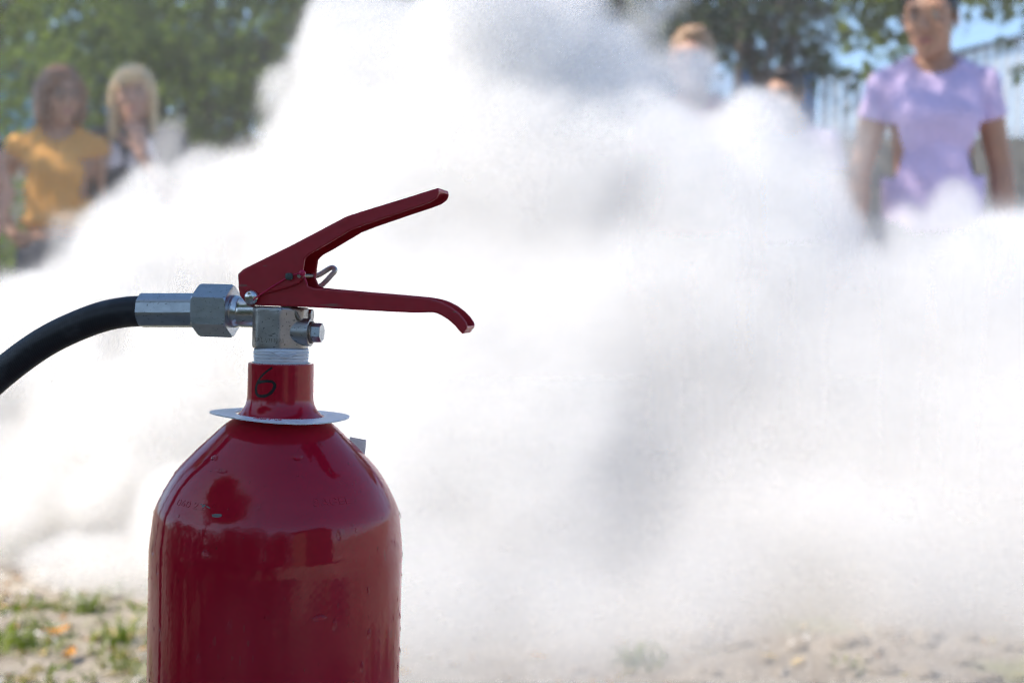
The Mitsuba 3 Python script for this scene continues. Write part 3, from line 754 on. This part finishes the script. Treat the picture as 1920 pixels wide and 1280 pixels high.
def crown_points(ells, n, r, hollow=.25, clump=.16, per=22):
    out, tint = [], []
    vol = np.array([e[3] * e[4] * e[5] for e in ells]) ** .8
    for e, k in zip(ells, (n * vol / vol.sum()).astype(int)):
        m = max(1, k // per)
        q = r.normal(size=(m, 3)); q /= np.linalg.norm(q, axis=1, keepdims=True)
        q *= (hollow + (1 - hollow) * r.random((m, 1)) ** .5)
        q += .22 * (meshkit.noise(q * 2.3 + e[0]) - .5)[:, None] * q * 2
        c = q * [e[3], e[4], e[5]] + [e[0], e[1], e[2]]
        s = clump * r.uniform(.5, 1.35, (m, 1))
        o = np.repeat(c, per, 0) + r.normal(size=(m * per, 3)) * np.repeat(s, per, 0) * [.8, .8, .5]
        out.append(o); tint.append(np.repeat(r.random(m), per))
    return np.vstack(out), np.concatenate(tint)


def tree(name, label, cat, base, ells, n, size, lo, hi, seed, trunk_r=.12, clump=.16, per=22, group=None, limbs=7, hollow=.25, hub=None):
    r = np.random.default_rng(seed)
    me = thing(name, label, cat, group)
    c = np.array([[e[0], e[1], e[2]] for e in ells]); cm = c.mean(0) if hub is None else np.array(hub)
    b = np.array([base[0], base[1], -.05])
    fork = b * .62 + cm * .38
    parts = [tube(spline([b, b * .7 + fork * .3 + [.04, .02, 0], fork, fork * .4 + cm * .6], 14), np.linspace(trunk_r, trunk_r * .42, 14), 10)]
    for k in range(limbs):
        e = ells[k % len(ells)]
        d = r.normal(size=3); d[2] = abs(d[2]) * .5; d /= np.linalg.norm(d)
        end = np.array(e[:3]) + d * np.array(e[3:6]) * .8
        st = fork + (cm - fork) * r.uniform(.0, .6)
        mid = (st + end) / 2 + r.normal(size=3) * .12
        parts.append(tube(spline([st, mid, end], 9), np.linspace(trunk_r * .42, .012, 9), 6))
    obj('trunk', join(parts), 'bark', me, smooth=50)
    p, t = crown_points(ells, n, r, hollow, clump, per)
    V, F, C = leaves(p, size, r, t, lo, hi)
    scene[key_of('crown', me)] = ply((V, F), 'leaf', smooth=False, color=C)
    return me


DK, MD, YG = ((0.040, 0.070, 0.018), (0.11, 0.16, 0.040)), ((0.12, 0.19, 0.035), (0.29, 0.40, 0.075)), ((0.10, 0.15, 0.020), (0.24, 0.30, 0.035))
tree('leafy_tree', 'broad green tree behind the two women on the left', 'tree', (-2.2, 10.2), [(-2.3, 10.0, 3.2, 1.7, 1.2, 1.6), (-1.2, 9.9, 2.9, 1.1, 1.0, 1.25), (-3.3, 10.4, 3.3, .9, .9, 1.0), (-1.9, 10.0, 2.2, 1.0, .9, .6), (-3.15, 9.7, 2.25, .75, .7, .75)], 30000, .075, *MD, 11, .16)
tree('leafy_tree', 'dark tree mostly hidden behind the white smoke', 'tree', (.1, 10.8), [(-.1, 10.6, 3.3, 1.4, 1.1, 1.5), (.9, 10.6, 3.4, 1.0, 1.0, 1.3), (.3, 10.5, 2.4, 1.2, .9, .8)], 17000, .08, *DK, 12, .15)
tree('leafy_tree', 'dark green tree with sky gaps in front of the pale railing', 'tree', (1.5, 9.4), [(1.45, 9.0, 3.0, .75, .7, .85), (1.75, 9.0, 2.55, .48, .5, .55), (1.2, 9.0, 2.55, .45, .5, .45), (1.93, 9.0, 2.38, .22, .3, .40), (2.2, 9.1, 3.25, .6, .6, .7)], 4600, .085, *DK, 13, .10, .15, 16)
tree('leafy_tree', 'yellow-green low branches beside the head of the woman in lilac', 'tree', (4.6, 7.6), [(1.80, 6.7, 2.02, .20, .22, .27), (1.98, 6.7, 2.30, .35, .3, .30), (2.3, 6.8, 2.34, .8, .35, .20), (2.46, 6.7, 1.92, .06, .10, .20), (3.2, 7.0, 2.9, .8, .6, .6)], 4600, .085, *YG, 14, .10, .09, 14, limbs=0, hub=(3.9, 7.3, 2.9))
tree('leafy_tree', 'sparse tree left of the view that dapples the two women', 'tree', (-5.0, 4.6), [(-4.3, 4.7, 4.0, .75, .6, .7), (-1.25, 3.15, 4.1, .55, .45, .40)], 2000, .09, *MD, 17, .11, .14)
tree('leafy_tree', 'bright yellow-green twigs at the upper left corner', 'tree', (-5.4, 8.0), [(-3.1, 8.0, 2.30, .30, .3, .35), (-3.7, 8.0, 2.6, .6, .4, .4)], 900, .08, *YG, 18, .08, .12, 14, limbs=3)
HB = tree('added_hedge', 'unseen dark shrubs added behind the viewpoint to darken the cylinder reflections', 'added_hedge', (-1.0, -2.0), [(-2.4, -2.0, .5, .9, .35, .55), (-1.2, -2.0, .5, .9, .35, .55), (0.0, -2.0, .5, .8, .35, .55), (-2.1, .5, .5, .45, .9, .55), (-2.3, -.9, .5, .45, .9, .55)], 20000, .06, *DK, 19, .05, .12)  # unseen shrubbery, added so the red cylinder mirrors something dark
tree('leafy_bush', 'low green bush behind the person cut off at the left', 'bush', (-3.3, 8.8), [(-3.2, 8.8, .75, .9, .5, .65), (-2.5, 9.0, .6, .5, .4, .5)], 6000, .06, *MD, 15, .04, .12)
tree('leafy_tree', 'unseen leafy tree added to shade the fire extinguisher', 'tree', (-3.9, -1.2), [(-2.65, -.30, 3.35, .95, .95, .75), (-3.4, -.9, 3.9, 1.0, .9, .8), (-2.2, -.1, 2.9, .6, .6, .45), (-3.0, -1.9, 3.3, 1.1, .9, .5), (-2.0, -1.7, 3.5, .8, .7, .5)], 32000, .085, *MD, 16, .12, .16)  # out-of-view tree, crowns added to keep sun off extinguisher and ground
for k, (bx, by, h) in enumerate(((-4.4, -6.2, 4.2), (-1.9, -7.5, 4.4), (2.4, -9.0, 3.4))):
    tree('leafy_tree', ('tall tree behind the viewpoint on the left', 'tall tree behind the viewpoint in the middle', 'tree behind the viewpoint by the brown shed')[k], 'tree', (bx, by), [(bx, by, h * .62, 1.7, 1.2, h * .42), (bx + .5, by, h * .3, 1.8, 1.1, h * .32), (bx - .9, by, h * .35, 1.2, 1.0, h * .32)], 12000, .10, *DK, 20 + k, .15, .2)

# ------------------------------------------------------------------ railing on its wall, blue panel, buildings
def box(x0, x1, y0, y1, z0, z1):
    return trimesh.creation.box(bounds=[[x0, y0, z0], [x1, y1, z1]])


FY = 10.6
FW = thing('railing_wall', 'grey concrete wall carrying a pale blue slatted railing', 'wall')
obj('wall', box(-5.5, 6.0, FY, FY + .25, -.1, 1.86), 'concrete', FW, smooth=False)
topz = lambda x: max(2.34, 2.50 + .25 * (x - 3.44))
for k in range(33):
    x0 = 2.40 + k * .083
    obj('slat', box(x0, x0 + .054, FY + .05, FY + .085, 1.87, topz(x0)), 'pale_paint', FW, smooth=False)
xr = np.array([2.30, 5.2])
rl = tube([(x_, FY + .03, topz(x_) + .012) for x_ in (2.30, 2.55, 2.75, 2.85, 3.2, 4.0, 5.2)], .022, 8)
obj('top_rail', rl, 'dark_rail', FW, smooth=40)
obj('bottom_rail', box(2.30, 5.2, FY + .09, FY + .12, 1.90, 1.935), 'pale_paint', FW, smooth=False)
BP = thing('blue_panel', 'plain deep blue panel standing at the end of the railing', 'panel')
obj('sheet', box(1.75, 2.33, FY + .02, FY + .06, 1.87, 2.40), 'blue_paint', BP, smooth=False)
for x0 in (1.73, 2.33):
    obj('post', box(x0 - .02, x0 + .02, FY + .0, FY + .07, 1.86, 2.44), 'blue_paint', BP, smooth=False)

CB = thing('cabin', 'small blue cabin showing through the leaves at the upper left', 'cabin')
obj('wall', box(-6.5, -3.86, 11.1, 13.5, -.1, 2.55), 'cabin_blue', CB, smooth=False)
obj('roof', box(-6.7, -3.74, 10.98, 13.6, 2.553, 2.65), 'dark_rail', CB, smooth=False)
SH = thing('shed', 'brown shed behind the viewpoint', 'shed')
obj('wall', box(3.2, 8.2, -7.0, -4.0, -.1, 2.3), 'brown_wall', SH, smooth=False)
rf = trimesh.creation.extrude_polygon(Polygon([(-.4, 0), (5.4, 0), (2.5, 1.1)]), 3.6, engine='earcut')
rf.apply_transform(trimesh.transformations.rotation_matrix(math.pi / 2, [1, 0, 0])); rf.apply_translation([3.2, -3.7, 2.303])
obj('roof', rf, 'roof_red', SH, smooth=False)

# ------------------------------------------------------------------ grass, litter
def blades(cx, cy, n, h, spread, r, lo, hi):
    V, F, C = [], [], []
    for k in range(n):
        a, l = r.uniform(0, 2 * math.pi), h * r.uniform(.5, 1.15)
        lean = r.uniform(.15, 1.1)
        b = np.array([cx + r.normal() * spread * .35, cy + r.normal() * spread * .35, 0]); b[2] = gz1(b[0], b[1]) - .004
        d = np.array([math.cos(a), math.sin(a), 0]); w = np.array([-d[1], d[0], 0]) * r.uniform(.0022, .0042)
        c = np.array(lo) + (np.array(hi) - lo) * r.random()
        i0 = len(V) * 1
        pts = []
        for t in np.linspace(0, 1, 5):
            p = b + d * l * lean * t ** 1.7 + np.array([0, 0, l * (t - .38 * lean * t * t)])
            pts.append((p, w * (1 - t ** 2 * .95)))
        i0 = sum(len(v) for v in V)
        V.append(np.array([q for p, ww in pts for q in (p - ww, p + ww)]))
        for s_ in range(4):
            o = i0 + 2 * s_
            F += [[o, o + 1, o + 3], [o, o + 3, o + 2]]
        C.append(np.repeat(c[None], 10, 0))
    return np.vstack(V), np.array(F), np.vstack(C)


def g_at(px, py):
    u, v = (px - 960) / 2560, -(py - 640) / 2560
    d = np.array([u, math.cos(PITCH) + v * math.sin(PITCH), -math.sin(PITCH) + v * math.cos(PITCH)])
    t = -CAM[2] / d[2]
    return CAM[0] + d[0] * t, d[1] * t


GREEN = ((0.10, 0.17, 0.025), (0.26, 0.34, 0.05))
tufts = [((-1.315, 3.69), 60, .085, .12, 'grass tuft on bare ground at the far left edge of the smoke'),
         ((-.945, 3.00), 44, .06, .07, 'small grass tuft where the ground meets the smoke left of the extinguisher'),
         ((-.800, 2.74), 34, .075, .07, 'upright grass tuft close beside the left side of the red cylinder'),
         ((-.985, 2.71), 30, .06, .06, 'short grass tuft in the lower left corner of the picture'),
         ((.245, 2.66), 46, .055, .07, 'grass tuft in the smoke haze to the right of the extinguisher')]
r = np.random.default_rng(31)
for (cx, cy), n, h, sp, lab in tufts:
    V, F, C = blades(cx, cy, n, h, sp, r, *GREEN)
    k = key_of('grass_tuft')
    scene[k] = ply((V, F), 'grass_blade', smooth=False, color=C)
    tag(k, lab, 'grass')
# thin grass and low weeds nobody could count
V_, F_, C_, o = [], [], [], 0
for k in range(150):
    if k < 95:
        cx, cy = r.uniform(-1.25, -.62), r.uniform(2.35, 3.2)
    else:
        cx, cy = r.uniform(-3.0, 2.6), r.uniform(2.0, 7.5)
    hi = (0.34, 0.33, 0.10) if r.random() < .5 else GREEN[1]
    V, F, C = blades(cx, cy, r.integers(5, 16), r.uniform(.018, .045), r.uniform(.04, .10), r, GREEN[0], hi)
    V_.append(V); F_.append(F + o); C_.append(C); o += len(V)
k = key_of('sparse_grass')
scene[k] = ply((np.vstack(V_), np.vstack(F_)), 'grass_blade', smooth=False, color=np.vstack(C_))
tag(k, 'sparse short grass and weeds on the sandy ground', kind='stuff')
# dry leaves, straw and pale crumbs
V_, F_, C_, o = [], [], [], 0
cols = [(0.42, 0.24, 0.07), (0.33, 0.20, 0.10), (0.52, 0.40, 0.20), (0.70, 0.68, 0.64), (0.30, 0.25, 0.12), (0.60, 0.58, 0.55)]
for k in range(900):
    if k < 420: cx, cy = r.uniform(-1.3, -.5), r.uniform(2.3, 3.6)
    elif k < 700: cx, cy = r.uniform(-.4, 1.3), r.uniform(2.35, 3.4)
    else: cx, cy = r.uniform(-4, 4), r.uniform(1.5, 8)
    L, Wd, a = r.uniform(.008, .030), r.uniform(.004, .011), r.uniform(0, 6.28)
    d = np.array([math.cos(a), math.sin(a), r.normal() * .25]); w = np.array([-math.sin(a), math.cos(a), r.normal() * .3])
    p = np.array([cx, cy, gz1(cx, cy) + .004])
    V_.append(np.array([p - d * L, p + w * Wd + [0, 0, .003], p + d * L, p - w * Wd + [0, 0, .003]])); F_.append(np.array([[0, 1, 2], [0, 2, 3]]) + o); o += 4
    C_.append(np.repeat(np.array([cols[r.integers(len(cols))]]) * r.uniform(.8, 1.15), 4, 0))
k = key_of('leaf_litter')
scene[k] = ply((np.vstack(V_), np.vstack(F_)), 'litter', smooth=False, color=np.vstack(C_))
tag(k, 'scattered dry leaves, straw and pale scraps on the ground', kind='stuff')
# clods and stones at the lower right
cl = []
for k in range(300):
    cx, cy = (r.uniform(.30, 1.15), r.uniform(2.35, 3.0)) if k < 130 else (r.uniform(-3, 3), r.uniform(2.2, 7))
    s = .005 + .020 * r.random() ** 3
    m = trimesh.creation.icosphere(2, 1.0)
    v = np.array(m.vertices)
    m.vertices = v * (1 + .7 * (meshkit.fbm(v * 1.6 + k, 2, 3) - .5))[:, None] * [s * r.uniform(.8, 1.5), s, s * .7] + [cx, cy, gz1(cx, cy) + s * .3]
    cl.append(m)
tag(obj('dirt_clods', join(cl), 'dirt', smooth=True), 'loose clods and pebbles lying on the sandy ground', kind='stuff')
LF = [((-.945, 2.80), .030, 'orange dry leaf on the ground at the lower left'), ((-.86, 2.62), .026, 'curled brown leaf near the bottom edge left of the cylinder')]
for (cx, cy), L, lab in LF:
    a = r.uniform(0, 6)
    t_ = np.linspace(-1, 1, 9)
    d, w = np.array([math.cos(a), math.sin(a), 0]), np.array([-math.sin(a), math.cos(a), 0])
    V = np.array([np.array([cx, cy, gz1(cx, cy) + .012]) + d * L * s_ + w * e * L * .45 * (1 - s_ * s_) ** .7 + [0, 0, .010 * s_ * s_ + .006 * abs(e)] for s_ in t_ for e in (-1, 0, 1)])
    F = np.array([[3 * i_ + j, 3 * i_ + j + 1, 3 * i_ + j + 4, 3 * i_ + j + 3] for i_ in range(8) for j in (0, 1)])
    k = key_of('fallen_leaf')
    scene[k] = ply((V, F), 'litter', smooth=True, color=np.repeat(np.array([[.55, .26, .05]]), 27, 0))
    tag(k, lab, 'leaf')

# ------------------------------------------------------------------ smoke: puffs of powder cloud, world metres (x, y, z, radius, density)
PUFFS = __import__('json').loads("""[[-1.308,3.7,0.203,0.246,1.0],[-1.466,3.9,0.45,0.259,1.0],[-1.042,3.35,0.068,0.124,1.0],[-1.438,4.0,0.646,0.141,1.0],[-1.296,3.9,0.603,0.183,1.0],[-1.138,4.0,0.849,0.141,1.0],[-1.028,4.0,0.989,0.109,1.0],[-0.872,4.0,1.004,0.117,1.0],[-0.944,3.9,0.755,0.244,1.0],[-0.728,3.9,1.013,0.152,1.0],[-0.622,4.0,1.159,0.148,1.0],[-0.54,4.1,1.359,0.16,1.0],[-0.413,4.1,1.485,0.208,1.0],[-0.476,4.1,1.548,0.144,1.0],[-0.093,4.0,1.406,0.344,1.0],[0.155,4.0,1.36,0.281,1.0],[0.062,4.0,1.066,0.375,1.0],[-0.405,4.0,1.02,0.344,1.0],[0.288,3.9,1.058,0.259,1.0],[-0.093,4.0,1.559,0.172,1.0],[0.093,4.0,1.544,0.141,1.0],[-0.97,3.75,0.343,0.352,1.0],[-0.397,3.9,0.404,0.487,1.0],[0.216,3.95,0.477,0.494,1.0],[0.825,3.9,0.389,0.411,1.0],[1.36,3.9,0.358,0.411,1.0],[-0.085,3.6,0.146,0.295,1.0],[0.481,3.6,0.104,0.295,1.0],[0.95,3.5,0.094,0.301,1.0],[1.294,3.5,0.094,0.273,1.0],[1.069,3.7,0.697,0.202,1.0],[1.3,3.7,0.74,0.202,1.0],[0.925,3.7,0.668,0.217,1.0],[1.401,3.7,0.697,0.231,1.0],[-0.923,3.3,0.052,0.116,1.0],[-0.749,3.4,0.112,0.199,1.0],[-0.481,3.4,0.112,0.239,1.0],[0.563,3.9,0.755,0.259,1.0],[0.771,3.8,0.755,0.223,1.0],[0.48,4.2,1.423,0.098,0.5],[0.546,4.2,1.366,0.139,1],[0.635,4.2,1.326,0.098,0.8],[0.75,4.2,1.237,0.074,0.7],[-1.129,3.75,0.564,0.146,0.9],[-1.236,3.7,0.115,0.173,0.9],[-1.045,3.5,0.19,0.164,0.9],[0.153,3.95,1.489,0.185,0.8],[0.302,4.1,1.391,0.176,0.8],[0.39,4.2,1.504,0.148,0.15],[0.494,4.1,1.154,0.192,1],[0.59,4.1,1.106,0.208,1],[0.684,4.0,1.144,0.188,1],[0.716,4.0,1.035,0.203,1],[0.84,4.0,1.02,0.188,1],[0.912,3.9,0.907,0.152,1],[0.7,4.1,1.249,0.128,0.8],[0.797,4.1,1.154,0.128,0.9],[1.233,3.6,0.95,0.084,0.9],[1.066,3.6,0.88,0.113,0.8],[0.982,3.6,0.838,0.098,0.8],[0.424,4.2,1.31,0.18,0.9],[0.57,4.2,1.294,0.098,0.6],[-1.061,4.2,1.172,0.066,0.4],[-0.732,4.1,1.265,0.088,0.8],[0.39,4.2,1.6,0.148,0.2],[-1.343,4.1,0.836,0.096,0.35],[-1.317,3.6,0.061,0.127,0.35]]""")
X0, X1, Y0, Y1, Z0, Z1, DX = -2.4, 2.5, 1.95, 5.15, -.06, 2.35, .0185
sx, sy, sz = (int(round((b - a) / DX)) for a, b in ((X0, X1), (Y0, Y1), (Z0, Z1)))
gxx, gyy, gzz = np.meshgrid(X0 + (np.arange(sx) + .5) * DX, Y0 + (np.arange(sy) + .5) * DX, Z0 + (np.arange(sz) + .5) * DX, indexing='ij')
P = np.stack([gxx, gyy, gzz], -1).astype(np.float32)
warp = np.stack([meshkit.fbm(P * 2.2, 3, s) - .5 for s in (41, 42, 43)], -1) * .26
Q = P + warp
n1 = meshkit.fbm(P * 3.6 + 5, 5, 51) - .5
dens = np.zeros((sx, sy, sz))
for (px, py, pz, pr, pd) in PUFFS:
    R2 = pr * 1.5 + .15
    s0 = [max(0, int((c - R2 - a) / DX)) for c, a in ((px, X0), (py, Y0), (pz, Z0))]
    s1 = [min(n, int((c + R2 - a) / DX) + 1) for c, a, n in ((px, X0, sx), (py, Y0, sy), (pz, Z0, sz))]
    if any(b <= a for a, b in zip(s0, s1)): continue
    sl = tuple(slice(a, b) for a, b in zip(s0, s1))
    d = np.linalg.norm((Q[sl] - [px, py, pz]) * [1, 1, 1], axis=-1) / pr - 1 + n1[sl] * 1.9 * min(1.0, .24 / pr)
    k = np.clip(-d / .30, 0, 1)
    dens[sl] = 1 - (1 - dens[sl]) * (1 - pd * k * k * (3 - 2 * k))
# the settled body of the cloud: a soft low bank, a thin skirt over the ground in front, and a faint veil drifting behind
def bank(x0, x1, y0, y1, z1, soft_, n, rake=0.0, skew=0.0):
    d = np.maximum.reduce([x0 - Q[..., 0], Q[..., 0] - x1, y0 + rake * Q[..., 2] + skew * np.clip(-.42 - Q[..., 0], 0, 9) - Q[..., 1], Q[..., 1] - y1, Q[..., 2] - z1]) + n1 * n
    k = np.clip(-d / soft_, 0, 1)
    return k * k * (3 - 2 * k)
dens = 1 - (1 - dens) * (1 - .85 * bank(-1.35, 2.9, 2.58, 4.7, 1.02, .40, .18, .85, 1.25))
dens = 1 - (1 - dens) * (1 - .7 * bank(-.62, .50, 2.62, 4.7, 1.52, .42, .35, .80))
dens = 1 - (1 - dens) * (1 - .7 * bank(.25, 1.02, 2.62, 4.7, 1.24, .42, .35, .80))
dens = 1 - (1 - dens) * (1 - .7 * bank(-.54, .30, 2.62, 4.8, 1.68, .20, .30, .80))
dens *= .84 + .32 * np.clip(n1 + .5, 0, 1)
dens = np.maximum(dens, .21 * bank(-.55, 2.9, 2.05, 4.0, .34, .25, .5) * (1 - .95 * np.exp(-(((Q[..., 0] - .56) / .20) ** 2 + ((Q[..., 1] - 2.55) / .40) ** 2))) * (1 - .8 * np.exp(-(((Q[..., 0] - .24) / .11) ** 2 + ((Q[..., 1] - 2.55) / .35) ** 2))) * (1 - .7 * np.exp(-(((Q[..., 0] - .95) / .16) ** 2 + ((Q[..., 1] - 2.45) / .25) ** 2))))
dens = np.maximum(dens, .010 * bank(-2.9, 2.9, 4.0, 5.3, 2.6, .3, .6))
edge = np.minimum.reduce([np.clip((gxx - X0) / .15, 0, 1), np.clip((X1 - gxx) / .15, 0, 1), np.clip((gyy - Y0) / .15, 0, 1), np.clip((Y1 - gyy) / .15, 0, 1), np.clip((Z1 - gzz) / .15, 0, 1)])
dens *= edge
SMOKE_SCALE = 10.0
gridv = np.ascontiguousarray(np.transpose(dens, (2, 1, 0))[..., None].astype(np.float32))
BOX = T().translate([X0, Y0, Z0]).scale([X1 - X0, Y1 - Y0, Z1 - Z0])
scene['smoke'] = {'type': 'cube', 'to_world': T().translate([(X0 + X1) / 2, (Y0 + Y1) / 2, (Z0 + Z1) / 2]).scale([(X1 - X0) / 2, (Y1 - Y0) / 2, (Z1 - Z0) / 2]), 'bsdf': {'type': 'null'},
                  'interior': {'type': 'heterogeneous', 'albedo': {'type': 'rgb', 'value': [.995, .995, .995]}, 'scale': SMOKE_SCALE,
                               'sigma_t': {'type': 'gridvolume', 'grid': mi.VolumeGrid(gridv), 'to_world': BOX, 'filter_type': 'trilinear', 'wrap_mode': 'clamp'},
                               'phase': {'type': 'hg', 'g': 0.0}}}
labels['smoke'] = {'label': 'billowing white smoke cloud behind the fire extinguisher', 'category': 'smoke', 'kind': 'stuff'}
